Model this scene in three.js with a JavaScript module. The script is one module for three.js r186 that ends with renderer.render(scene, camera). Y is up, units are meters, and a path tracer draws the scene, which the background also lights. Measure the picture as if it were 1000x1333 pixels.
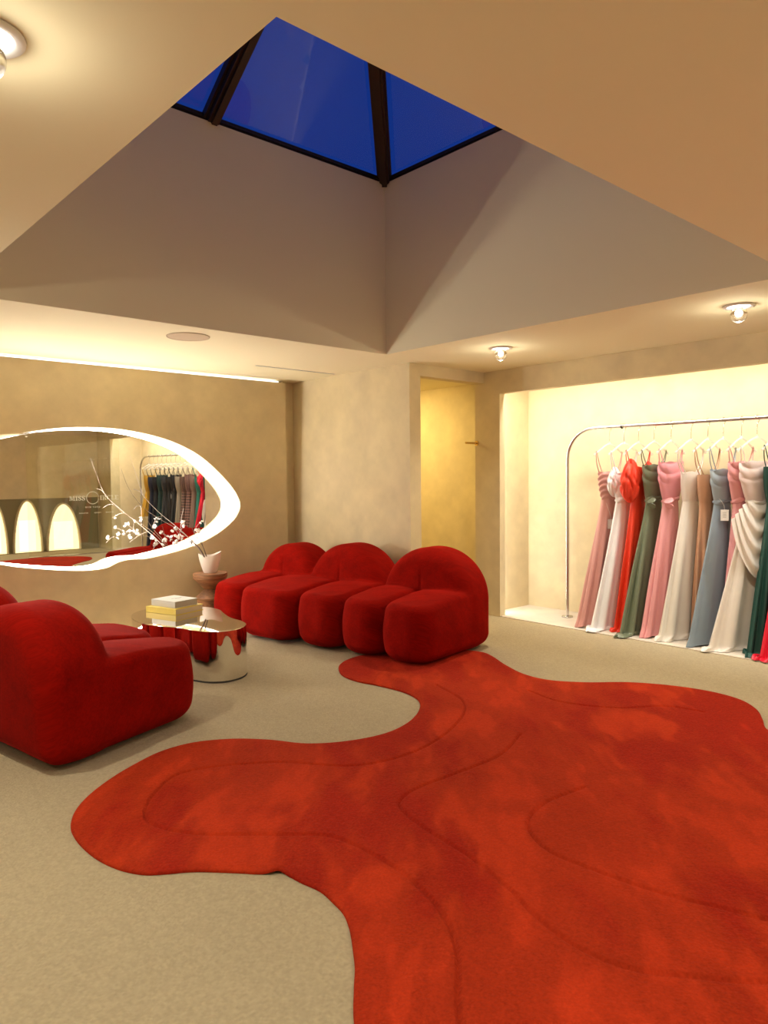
import * as THREE from 'three';
import { mergeGeometries } from 'three/addons/utils/BufferGeometryUtils.js';
import { RectAreaLightUniformsLib } from 'three/addons/lights/RectAreaLightUniformsLib.js';
import { RoundedBoxGeometry } from 'three/addons/geometries/RoundedBoxGeometry.js';
import { FontLoader } from 'three/addons/loaders/FontLoader.js';
import { TextGeometry } from 'three/addons/geometries/TextGeometry.js';

// Plan coordinates: x to the right along the mirror wall, y into the room, z up.  three.js: (x, z, -y).
const P = (x, y, z) => new THREE.Vector3(x, z, -y);

// ------------------------------------------------------------------ camera, sky, exposure
const scene = new THREE.Scene();
const camera = new THREE.PerspectiveCamera(2 * Math.atan(666.5 / 940.86) * 180 / Math.PI, 1000 / 1333, 0.05, 100);
{
  const [yaw, pitch, roll] = [42.063, -2.7928, -0.5768].map(THREE.MathUtils.degToRad);
  const f = P(Math.sin(yaw) * Math.cos(pitch), Math.cos(yaw) * Math.cos(pitch), Math.sin(pitch));
  const r = P(Math.cos(yaw), -Math.sin(yaw), 0);
  const u = new THREE.Vector3().crossVectors(r, f);
  const r2 = r.clone().multiplyScalar(Math.cos(roll)).addScaledVector(u, Math.sin(roll));
  const u2 = u.clone().multiplyScalar(Math.cos(roll)).addScaledVector(r, -Math.sin(roll));
  camera.quaternion.setFromRotationMatrix(new THREE.Matrix4().makeBasis(r2, u2, f.clone().negate()));
  camera.position.copy(P(0, 0, 1.45));
}
scene.background = new THREE.Color().setRGB(0.008, 0.038, 0.26);   // evening sky above the skylight
const renderer = new THREE.WebGLRenderer({ antialias: true });
renderer.toneMapping = THREE.LinearToneMapping;
renderer.toneMappingExposure = 0.80;
renderer.shadowMap.enabled = true;
RectAreaLightUniformsLib.init();

const WARM = [1.0, 0.93, 0.74], CREAM = [1.0, 0.97, 0.86], AMBER = [1.0, 0.74, 0.28];
const LEVEL = { niche: 78, nicheSide: 60, reveal: 34, revealLamp: 175, cove: 18, base: 70, down: 3.3, corridor: 92, arch: 2.4, archLamp: 0.8 };
const rgb = (c, k = 1) => new THREE.Color().setRGB(c[0] * k, c[1] * k, c[2] * k);
function areaLight(w, h, pos, target, color, level) {
  const l = new THREE.RectAreaLight(rgb(color), level, w, h);
  l.position.copy(pos); l.lookAt(target); l.castShadow = true; scene.add(l); return l;
}

// ------------------------------------------------------------------ helpers
let seed = 7;
const rnd = (a = 0, b = 1) => { seed = (seed * 1664525 + 1013904223) >>> 0; return a + (b - a) * seed / 4294967296; };
const mix = (a, b, t) => a + (b - a) * t, clamp = (v, a, b) => Math.min(b, Math.max(a, v));
const smooth = (a, b, v) => { const t = clamp((v - a) / (b - a), 0, 1); return t * t * (3 - 2 * t); };
function makeNoise(n) {                                            // periodic value noise on an n x n lattice
  const g = new Float32Array(n * n); for (let i = 0; i < n * n; i++) g[i] = rnd();
  return (x, y) => {
    const xi = Math.floor(x), yi = Math.floor(y); let fx = x - xi, fy = y - yi; fx = fx * fx * (3 - 2 * fx); fy = fy * fy * (3 - 2 * fy);
    const w = v => ((v % n) + n) % n, a = w(xi), b = w(xi + 1), c = w(yi) * n, d = w(yi + 1) * n;
    return mix(mix(g[a + c], g[b + c], fx), mix(g[a + d], g[b + d], fx), fy);
  };
}
function tex(size, fn, color = true, repeat = 1) {
  const d = new Uint8Array(size * size * 4);
  for (let j = 0; j < size; j++) for (let i = 0; i < size; i++) {
    const v = fn(i / size, j / size), k = (j * size + i) * 4;
    if (typeof v === 'number') d[k] = d[k + 1] = d[k + 2] = clamp(v, 0, 1) * 255; else for (let c = 0; c < 3; c++) d[k + c] = clamp(v[c], 0, 1) * 255;
    d[k + 3] = 255;
  }
  const t = new THREE.DataTexture(d, size, size); t.magFilter = THREE.LinearFilter; t.minFilter = THREE.LinearMipmapLinearFilter; t.generateMipmaps = true;
  t.wrapS = t.wrapT = THREE.RepeatWrapping; t.repeat.set(repeat, repeat); if (color) t.colorSpace = THREE.SRGBColorSpace; t.needsUpdate = true; return t;
}
const nz = [4, 8, 16, 32, 64, 128].map(makeNoise);
const fbm = (u, v, o = 0, n = 5) => { let s = 0, a = 0.5, t = 0; for (let k = o; k < Math.min(6, o + n); k++) { const N = 4 << k; s += a * nz[k](u * N, v * N); t += a; a *= 0.55; } return s / t; };
const names = new Map();
const numbered = n => { const k = names.get(n) || 0; names.set(n, k + 1); return k ? `${n}_${String(k).padStart(3, '0')}` : n; };
const shadowed = o => { o.castShadow = o.receiveShadow = true; return o; };
function mesh(name, geo, mat, parent = scene) { const m = shadowed(new THREE.Mesh(geo, mat)); m.name = parent === scene ? numbered(name) : name; parent.add(m); return m; }
function tag(o, label, category, group, kind) { o.userData.label = label; if (category) o.userData.category = category; if (group) o.userData.group = group; if (kind) o.userData.kind = kind; return o; }
function thing(name, label, category, group) { const g = new THREE.Group(); g.name = numbered(name); scene.add(g); return tag(g, label, category, group); }
function uvMetres(g) {                                              // box-projected uv, one unit a metre
  const p = g.attributes.position, n = g.attributes.normal, uv = new Float32Array(p.count * 2);
  for (let i = 0; i < p.count; i++) {
    const a = Math.abs(n.getX(i)), b = Math.abs(n.getY(i)), c = Math.abs(n.getZ(i));
    const [u, v] = b > a && b > c ? [p.getX(i), p.getZ(i)] : a > c ? [p.getZ(i), p.getY(i)] : [p.getX(i), p.getY(i)];
    uv[2 * i] = u; uv[2 * i + 1] = v;
  }
  g.setAttribute('uv', new THREE.BufferAttribute(uv, 2)); return g;
}
function box(x0, x1, y0, y1, z0, z1) { const g = new THREE.BoxGeometry(x1 - x0, z1 - z0, y1 - y0); g.translate((x0 + x1) / 2, (z0 + z1) / 2, -(y0 + y1) / 2); return uvMetres(g); }
function structure(name, geos, mat, label) {
  const m = shadowed(new THREE.Mesh(geos.length > 1 ? mergeGeometries(geos) : geos[0], mat)); m.name = numbered(name); scene.add(m);
  m.userData.kind = 'structure'; m.userData.label = label; m.userData.category = name.split('_')[0]; return m;
}
function tube(points, r, seg = 24, rad = 8, closed = false) { return new THREE.TubeGeometry(new THREE.CatmullRomCurve3(points, closed, 'centripetal'), seg, r, rad, closed); }
function grid(nu, nv, fn, wrapU = false) {                          // fn(u, v) -> [x, y, z]
  const pos = [], idx = [], uv = [];
  for (let j = 0; j <= nv; j++) for (let i = 0; i <= nu; i++) { pos.push(...fn(i / nu, j / nv)); uv.push(i / nu, j / nv); }
  for (let j = 0; j < nv; j++) for (let i = 0; i < nu; i++) { const a = j * (nu + 1) + i, b = a + 1, c = a + nu + 1, d = c + 1; idx.push(a, b, d, a, d, c); }
  const g = new THREE.BufferGeometry(); g.setAttribute('position', new THREE.Float32BufferAttribute(pos, 3)); g.setAttribute('uv', new THREE.Float32BufferAttribute(uv, 2)); g.setIndex(idx); g.computeVertexNormals();
  if (wrapU) { const n = g.attributes.normal; for (let j = 0; j <= nv; j++) { const a = j * (nu + 1), b = a + nu; const v = new THREE.Vector3(n.getX(a) + n.getX(b), n.getY(a) + n.getY(b), n.getZ(a) + n.getZ(b)).normalize(); n.setXYZ(a, v.x, v.y, v.z); n.setXYZ(b, v.x, v.y, v.z); } }
  return g;
}
const lathe = (pts, seg = 40) => new THREE.LatheGeometry(pts.map(p => new THREE.Vector2(p[0], p[1])), seg);
const std = o => new THREE.MeshStandardMaterial(o), phys = o => new THREE.MeshPhysicalMaterial(o);

// ------------------------------------------------------------------ materials
const plasterMap = tex(1024, (u, v) => { const w = fbm(u + 0.06 * fbm(u, v, 1), v + 0.06 * fbm(v, u, 1), 0, 6), s = fbm(u * 1 + 0.3, v * 1, 2, 4); const k = 0.91 + 0.085 * (w - 0.5) + 0.09 * (s - 0.5); return [k + 0.02, k, k - 0.02 - 0.05 * (w - 0.5)]; }, true, 0.45);
const plasterBump = tex(1024, (u, v) => 0.6 * fbm(u, v, 1, 5) + 0.4 * fbm(v + 0.2 * fbm(u, v, 0, 2), u, 2, 4), false, 0.45);
const plaster = std({ color: rgb([0.80, 0.71, 0.48]), map: plasterMap, bumpMap: plasterBump, bumpScale: 0.004, roughness: 0.82 });
const ceilingPaint = std({ color: rgb([0.86, 0.78, 0.54]), roughness: 0.9, bumpMap: plasterBump, bumpScale: 0.0015 });
const carpetMap = tex(1024, (u, v) => { const a = nz[5](u * 128, v * 128), b = nz[4]((u + v) * 64, (v - u) * 64), c = fbm(u, v, 0, 4); const k = 0.87 + 0.07 * (a - 0.5) + 0.03 * (b - 0.5) + 0.03 * (c - 0.5); return [k, k * 0.985, k * 0.96]; }, true, 0.9);
const carpetBump = tex(1024, (u, v) => 0.6 * nz[5](u * 128, v * 128) + 0.4 * nz[5]((u + v) * 128, (u - v) * 128), false, 1.1);
const carpet = std({ color: rgb([0.54, 0.455, 0.305]), map: carpetMap, bumpMap: carpetBump, bumpScale: 0.003, roughness: 0.95 });
const nicheFloorMat = std({ color: rgb([0.82, 0.76, 0.68]), roughness: 0.55, map: plasterMap });
const whitePaint = std({ color: rgb([0.85, 0.83, 0.78]), roughness: 0.5 });
const bronze = std({ color: rgb([0.05, 0.035, 0.025]), roughness: 0.45, metalness: 0.6 });
const velvetMap = tex(512, (u, v) => { const k = 0.84 + 0.2 * (fbm(u, v, 1, 5) - 0.5) + 0.10 * (nz[5](u * 128, v * 128) - 0.5); return [k, k, k]; }, true, 1.2);
const velvet = phys({ color: rgb([0.38, 0.006, 0.002]), map: velvetMap, roughness: 0.95, specularIntensity: 0.12, sheen: 1.0, sheenColor: rgb([0.75, 0.035, 0.015]), sheenRoughness: 0.4 });
const chrome = std({ color: rgb([0.86, 0.84, 0.80]), metalness: 1, roughness: 0.03 });
const steel = std({ color: rgb([0.62, 0.62, 0.62]), metalness: 1, roughness: 0.22 });
const brass = std({ color: rgb([0.75, 0.55, 0.25]), metalness: 1, roughness: 0.25 });
const acrylic = phys({ color: rgb([1, 1, 1]), transmission: 0.75, thickness: 0, roughness: 0.06, ior: 1.49, specularIntensity: 1 });
const glow = (c, k) => std({ color: 0x000000, emissive: rgb(c), emissiveIntensity: k, roughness: 1 });

// ------------------------------------------------------------------ setting
const H = 2.512, X0 = -2.4, Y0 = -1.8, PW = 6.66, MY = 6.865;        // ceiling, left wall, front wall, mirror wall, mirror glass
const WX0 = 0.977, WX1 = 4.278, WY0 = 1.436, WY1 = 4.69, WT = 3.968; // skylight well
structure('floor', [box(X0 - 0.2, 6.8, Y0 - 0.2, 8.4, -0.15, 0)], carpet, 'beige loop pile carpet floor of the showroom');
structure('ceiling', [box(X0 - 0.2, WX0, Y0 - 0.2, 8.4, H, H + 0.15), box(WX1, 6.8, Y0 - 0.2, 8.4, H, H + 0.15), box(WX0, WX1, Y0 - 0.2, WY0, H, H + 0.15), box(WX0, WX1, WY1, 8.4, H, H + 0.15)], ceilingPaint, 'tan painted ceiling around the skylight opening');
structure('wall_skylight', [box(WX0 - 0.12, WX1 + 0.12, WY1, WY1 + 0.12, H + 0.15, WT)], ceilingPaint, 'tall skylight shaft wall above the mirror side of ceiling');
structure('wall_skylight', [box(WX1, WX1 + 0.12, WY0, WY1, H + 0.15, WT)], ceilingPaint, 'skylight shaft wall crossed by a slanting shadow edge');
structure('wall_skylight', [box(WX0 - 0.12, WX1 + 0.12, WY0 - 0.12, WY0, H + 0.15, WT)], ceilingPaint, 'skylight shaft wall facing the mirror side');
structure('wall_skylight', [box(WX0 - 0.12, WX0, WY0, WY1, H + 0.15, WT)], ceilingPaint, 'skylight shaft wall facing the dress niche');
structure('wall_left', [box(X0 - 0.2, X0, Y0 - 0.2, 8.4, 0, H)], plaster, 'plain plaster wall opposite the dress niche');
structure('wall_back', [box(X0, 4.88, 7.10, 7.22, 0, H), box(4.545, 4.74, 6.77, 7.10, 0, H), box(4.545, 4.563, 6.71, 6.77, 0.03, H)], plaster, 'plaster wall behind the floating mirror wall');
structure('wall_side', [box(4.74, 4.883, 4.88, 8.3, 0, H)], plaster, 'pale plaster pier behind the red sofa');
structure('trim_1', [box(4.883, 5.81, 4.88, 5.0, 2.401, H)], plaster, 'plaster beam over the bright yellow passage opening');
structure('wall_right', [box(5.81, 5.893, 4.675, 5.0, 0, H), box(5.81, 5.893, -1.1, 4.675, 2.28, H), box(5.81, 5.893, Y0 - 0.2, -1.1, 0, H)], plaster, 'plaster wall framing the dress niche');
structure('wall_niche', [box(6.55, 6.75, Y0 - 0.2, 5.0, 0, H), box(5.893, 6.55, 4.865, 5.0, 0, H), box(5.893, 6.55, Y0 - 0.2, -1.25, 0, H)], plaster, 'cream plaster lining of the lit dress niche');
structure('wall_passage', [box(6.42, 6.6, 5.0, 8.4, 0, H), box(4.883, 6.42, 8.2, 8.4, 0, H)], plaster, 'yellow lit plaster wall inside the passage');
structure('floor_niche', [box(5.815, 6.55, -1.25, 4.865, 0, 0.008)], nicheFloorMat, 'pale stone floor of the dress niche');
structure('wall_front', [box(X0, 5.81, Y0 - 0.2, Y0, 0, H)], plaster, 'brown plaster wall with glowing arches seen in the mirror');

// mirror wall: a floating plaster panel with a free-form opening
const mirrorPts = [[1.653, 0.744], [1.771, 0.714], [2.018, 0.668], [2.25, 0.635], [2.415, 0.623], [2.556, 0.635], [2.665, 0.676], [2.776, 0.691], [2.927, 0.686], [3.122, 0.711], [3.326, 0.749], [3.538, 0.811], [3.759, 0.916], [3.925, 1.052], [3.973, 1.163], [3.93, 1.285], [3.772, 1.472], [3.516, 1.682], [3.271, 1.80], [3.035, 1.868], [2.736, 1.916], [2.453, 1.926], [2.185, 1.909], [1.93, 1.867], [1.688, 1.807], [1.35, 1.72], [1.0, 1.60], [0.74, 1.42], [0.64, 1.22], [0.74, 1.03], [1.0, 0.90], [1.35, 0.81]];
const mirrorCurve = new THREE.CatmullRomCurve3(mirrorPts.map(p => new THREE.Vector3(p[0], p[1], 0)), true, 'centripetal');
const ring = mirrorCurve.getPoints(180).slice(0, -1);
{
  const s = new THREE.Shape([[X0, 0.03], [4.566, 0.03], [4.566, 2.488], [X0, 2.488]].map(p => new THREE.Vector2(...p)));
  s.holes.push(new THREE.Path(ring.map(p => new THREE.Vector2(p.x, p.y)).reverse()));
  const g = new THREE.ExtrudeGeometry(s, { depth: 0.03, bevelEnabled: false }); g.translate(0, 0, -PW - 0.03);
  structure('wall_mirror', [uvMetres(g)], plaster, 'floating tan plaster wall panel around the free-form mirror');
}
// skylight: pyramid of glass on bronze bars
{
  const sk = new THREE.Group(); sk.name = 'window_1'; sk.userData = { kind: 'structure', label: 'pyramid glass skylight with dark bronze bars', category: 'window' }; scene.add(sk);
  const cx = (WX0 + WX1) / 2, cy = (WY0 + WY1) / 2, apex = P(cx, cy, WT + 0.02 + 1.07), zb = WT + 0.02;
  const corner = [[WX0, WY0], [WX1, WY0], [WX1, WY1], [WX0, WY1]], mids = [[cx, WY0], [WX1, cy], [cx, WY1], [WX0, cy]];
  const bar = (a, b, w, h, name) => { const d = new THREE.Vector3().subVectors(b, a), L = d.length(); const parts = [[0, 0, w, h], [-w * 0.62, h * 0.2, w * 0.22, h * 0.55], [w * 0.62, h * 0.2, w * 0.22, h * 0.55], [0, -h * 0.62, w * 0.5, h * 0.25]].map(([x, y, bw, bh]) => new THREE.BoxGeometry(bw, bh, L).translate(x, y, 0)); const m = mesh(name, mergeGeometries(parts), bronze, sk); m.position.copy(a).add(b).multiplyScalar(0.5); m.lookAt(b); return m; };
  for (const c of corner) bar(P(c[0], c[1], zb), apex, 0.085, 0.09, 'hip_bar');
  for (const c of mids) bar(P(c[0], c[1], zb), apex, 0.085, 0.09, 'rafter_bar');
  const pane = phys({ color: rgb([0.92, 0.95, 1]), transmission: 1, thickness: 0, roughness: 0.02, ior: 1.5 });
  for (let k = 0; k < 4; k++) for (const [a, b] of [[corner[k], mids[k]], [mids[k], corner[(k + 1) % 4]]]) {
    const g = new THREE.BufferGeometry().setFromPoints([P(a[0], a[1], zb + 0.05), P(b[0], b[1], zb + 0.05), apex.clone().add(new THREE.Vector3(0, 0.05, 0))]); g.setAttribute('uv', new THREE.Float32BufferAttribute([0, 0, 1, 0, 0.5, 1], 2)); g.computeVertexNormals();
    mesh('pane', g, pane, sk);
  }
  for (const [a, b] of [[0, 1], [1, 2], [2, 3], [3, 0]]) { const m = bar(P(...corner[a], zb), P(...corner[b], zb), 0.06, 0.05, 'sill_bar'); m.position.y += 0.005; const o = P((corner[a][0] + corner[b][0]) / 2 - cx, (corner[a][1] + corner[b][1]) / 2 - cy, 0).normalize(); m.position.addScaledVector(o, 0.05); }
}

// ------------------------------------------------------------------ built-in lights
function strip(name, geo, label, color, k) { const m = mesh(name, geo, glow(color, k)); return tag(m, label, 'light strip'); }
strip('light_strip', box(5.90, 5.94, -1.0, 4.6, 2.47, 2.485), 'long light strip hidden above the dress niche opening', CREAM, 6);
areaLight(5.5, 0.06, P(5.93, 1.8, 2.462), P(6.12, 1.8, 0), [1, 0.97, 0.90], LEVEL.niche);
strip('light_strip', box(5.90, 5.92, 4.84, 4.86, 0.05, 2.4), 'upright light strip hidden behind the niche jamb', CREAM, 6);
areaLight(0.03, 2.3, P(5.925, 4.82, 1.22), P(6.4, 4.4, 1.22), CREAM, LEVEL.nicheSide);
strip('light_strip', box(X0 + 0.05, 4.50, PW + 0.034, PW + 0.046, 2.486, 2.506), 'cove light strip above the floating mirror wall', CREAM, 2.5);
areaLight(6.8, 0.014, P(1.05, PW + 0.030, 2.499), P(1.05, PW - 0.3, 2.515), CREAM, LEVEL.cove);
strip('light_strip', box(X0 + 0.05, 4.50, PW + 0.034, PW + 0.046, 0.004, 0.028), 'low light strip under the floating mirror wall', CREAM, 4);
areaLight(6.8, 0.018, P(1.05, PW + 0.030, 0.016), P(1.05, PW - 0.3, 0), CREAM, LEVEL.base);

// recessed mirror with glowing reveal
{
  const t = thing('recessed_mirror', 'wide pebble-shaped mirror in a glowing white recess', 'mirror');
  const s = new THREE.Shape(ring.map(p => new THREE.Vector2(p.x, p.y)));
  const g = new THREE.ShapeGeometry(s); g.translate(0, 0, -MY);
  mesh('mirror_glass', g, std({ color: rgb([0.90, 0.88, 0.84]), metalness: 1, roughness: 0.01 }), t);
  const pos = [], idx = [], n = ring.length;
  for (let i = 0; i <= n; i++) { const p = ring[i % n]; pos.push(p.x, p.y, -PW - 0.03, p.x, p.y, -MY); }
  for (let i = 0; i < n; i++) { const a = 2 * i; idx.push(a, a + 1, a + 3, a, a + 3, a + 2); }
  const rg = new THREE.BufferGeometry(); rg.setAttribute('position', new THREE.Float32BufferAttribute(pos, 3)); rg.setIndex(idx); rg.computeVertexNormals();
  mesh('recess_lining', rg, std({ color: rgb([0.88, 0.86, 0.82]), roughness: 0.8 }), t).userData.label = 'white plaster lining of the recess';
  // light strip running all round the recess, a little proud of the lining
  const sp = [], si = [], cen = new THREE.Vector2(2.4, 1.2);
  for (let i = 0; i <= n; i++) { const p = ring[i % n], a = ring[(i + n - 1) % n], b = ring[(i + 1) % n]; let ox = -(b.y - a.y), oy = b.x - a.x; const l = Math.hypot(ox, oy); ox /= l; oy /= l; if ((cen.x - p.x) * ox + (cen.y - p.y) * oy < 0) { ox = -ox; oy = -oy; } sp.push(p.x + ox * 0.010, p.y + oy * 0.010, -6.745, p.x + ox * 0.010, p.y + oy * 0.010, -6.785); }
  for (let i = 0; i < n; i++) { const a = 2 * i; si.push(a, a + 1, a + 3, a, a + 3, a + 2); }
  const sg = new THREE.BufferGeometry(); sg.setAttribute('position', new THREE.Float32BufferAttribute(sp, 3)); sg.setIndex(si); sg.computeVertexNormals();
  mesh('light_strip', sg, glow([1, 0.95, 0.84], LEVEL.reveal), t).userData.label = 'light strip running round the recess';
  const LED = [1, 0.94, 0.82];
  areaLight(1.5, 0.05, P(2.5, 6.765, 0.725), P(2.5, 6.6, 2), LED, LEVEL.revealLamp);
  areaLight(0.05, 0.5, P(3.93, 6.765, 1.16), P(3.0, 6.6, 1.2), LED, LEVEL.revealLamp * 0.5);
  areaLight(0.05, 0.4, P(0.70, 6.765, 1.22), P(2.2, 6.4, 1.1), LED, LEVEL.revealLamp * 4.5);
  areaLight(1.5, 0.05, P(2.4, 6.765, 1.87), P(2.5, 6.45, 0.7), LED, LEVEL.revealLamp * 0.75);
}
// ceiling globe lights
const globeGlass = phys({ color: rgb([1, 1, 1]), transmission: 1, thickness: 0.06, roughness: 0.0, ior: 1.45 });
function downlight(x, y, label, lamp = true) {
  const t = thing('ceiling_globe_light', label, 'ceiling light', 'globe lights in the ceiling'); t.position.copy(P(x, y, H));
  mesh('trim_ring', lathe([[0.068, -0.002], [0.072, -0.010], [0.084, -0.012], [0.094, -0.006], [0.095, 0], [0.068, 0]]), whitePaint, t);
  mesh('lit_bowl', lathe([[0.0001, -0.004], [0.05, -0.004], [0.067, -0.002]]), glow([1, 0.95, 0.88], 7), t);
  mesh('globe', new THREE.SphereGeometry(0.05, 32, 24).translate(0, -0.056, 0), globeGlass, t);
  mesh('bulb', new THREE.SphereGeometry(0.016, 16, 12).translate(0, -0.05, 0), glow([1, 0.96, 0.90], 9), t);
  mesh('collar', lathe([[0.026, -0.004], [0.028, -0.02], [0.024, -0.022], [0.022, -0.004]], 24), steel, t);
  if (lamp) {
    const l = new THREE.SpotLight(rgb(WARM), LEVEL.down * 2.6, 0, 1.15, 0.9, 2); l.position.set(0, -0.115, 0); l.target.position.set(0, -2, 0); l.castShadow = true; l.shadow.radius = 2; t.add(l, l.target); tag(l, '');
    const p = new THREE.PointLight(rgb(WARM), LEVEL.down * 0.17, 0, 2); p.position.set(0, -0.11, 0); p.castShadow = true; t.add(p);
  }
}
downlight(4.807, 3.854, 'glass globe ceiling light over the sofa end of the niche');
downlight(4.796, 1.931, 'glass globe ceiling light over the middle of the rug');
downlight(0.487, 1.95, 'round glowing ceiling light on the near ceiling beside the skylight');
downlight(0.519, 3.85, 'globe ceiling light above the sofa that is turned away');
downlight(4.80, 0.0, 'globe ceiling light near the far end of the niche');
downlight(0.52, 0.0, 'globe ceiling light on the ceiling beside the entrance wall');
downlight(2.63, 0.0, 'globe ceiling light centred before the glowing arches');
downlight(-1.2, 2.9, 'globe ceiling light beside the plain left wall');
// passage lamp
{
  const t = thing('passage_lamp', 'warm flush lamp on the ceiling of the passage', 'ceiling light'); t.position.copy(P(5.5, 6.5, H));
  mesh('lamp_plate', new THREE.CylinderGeometry(0.15, 0.15, 0.02, 32).translate(0, -0.01, 0), whitePaint, t);
  mesh('diffuser', new THREE.CylinderGeometry(0.13, 0.13, 0.012, 32).translate(0, -0.026, 0), glow(AMBER, 4), t);
  areaLight(0.22, 0.22, P(5.5, 6.5, H - 0.04), P(5.9, 6.5, 0), AMBER, LEVEL.corridor * 4);
}

// speaker disc and air slot in the ceiling
{
  const t = thing('ceiling_speaker', 'round flat tan speaker grille in the ceiling', 'speaker'); t.position.copy(P(2.581, 5.026, H));
  mesh('rim', lathe([[0.148, 0], [0.150, -0.006], [0.158, -0.006], [0.160, 0]], 48), std({ color: rgb([0.50, 0.40, 0.27]), roughness: 0.8 }), t);
  mesh('grille', lathe([[0.0001, -0.004], [0.148, -0.004], [0.148, 0]], 48), std({ color: rgb([0.55, 0.43, 0.29]), roughness: 0.85 }), t);
  const s = thing('air_slot', 'thin black linear air slot in the ceiling', 'vent');
  mesh('slot', box(3.724, 4.661, 5.897, 5.916, H - 0.002, H + 0.001), std({ color: rgb([0.012, 0.010, 0.008]), roughness: 0.9 }), s);
  mesh('slot_frame', mergeGeometries([box(3.718, 4.667, 5.892, 5.897, H - 0.003, H), box(3.718, 4.667, 5.916, 5.921, H - 0.003, H)]), whitePaint, s);
}
{ // wall peg by the passage
  const t = thing('wall_peg', 'short brass peg on the plaster edge beside the passage', 'hook'); t.position.copy(P(5.81, 4.975, 1.79));
  const z = g => g.rotateZ(Math.PI / 2);
  mesh('flange', z(new THREE.CylinderGeometry(0.026, 0.026, 0.012, 24)).translate(-0.006, 0, 0), brass, t);
  mesh('peg', z(new THREE.CylinderGeometry(0.011, 0.011, 0.17, 16)).translate(-0.09, 0, 0), brass, t);
}

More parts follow.
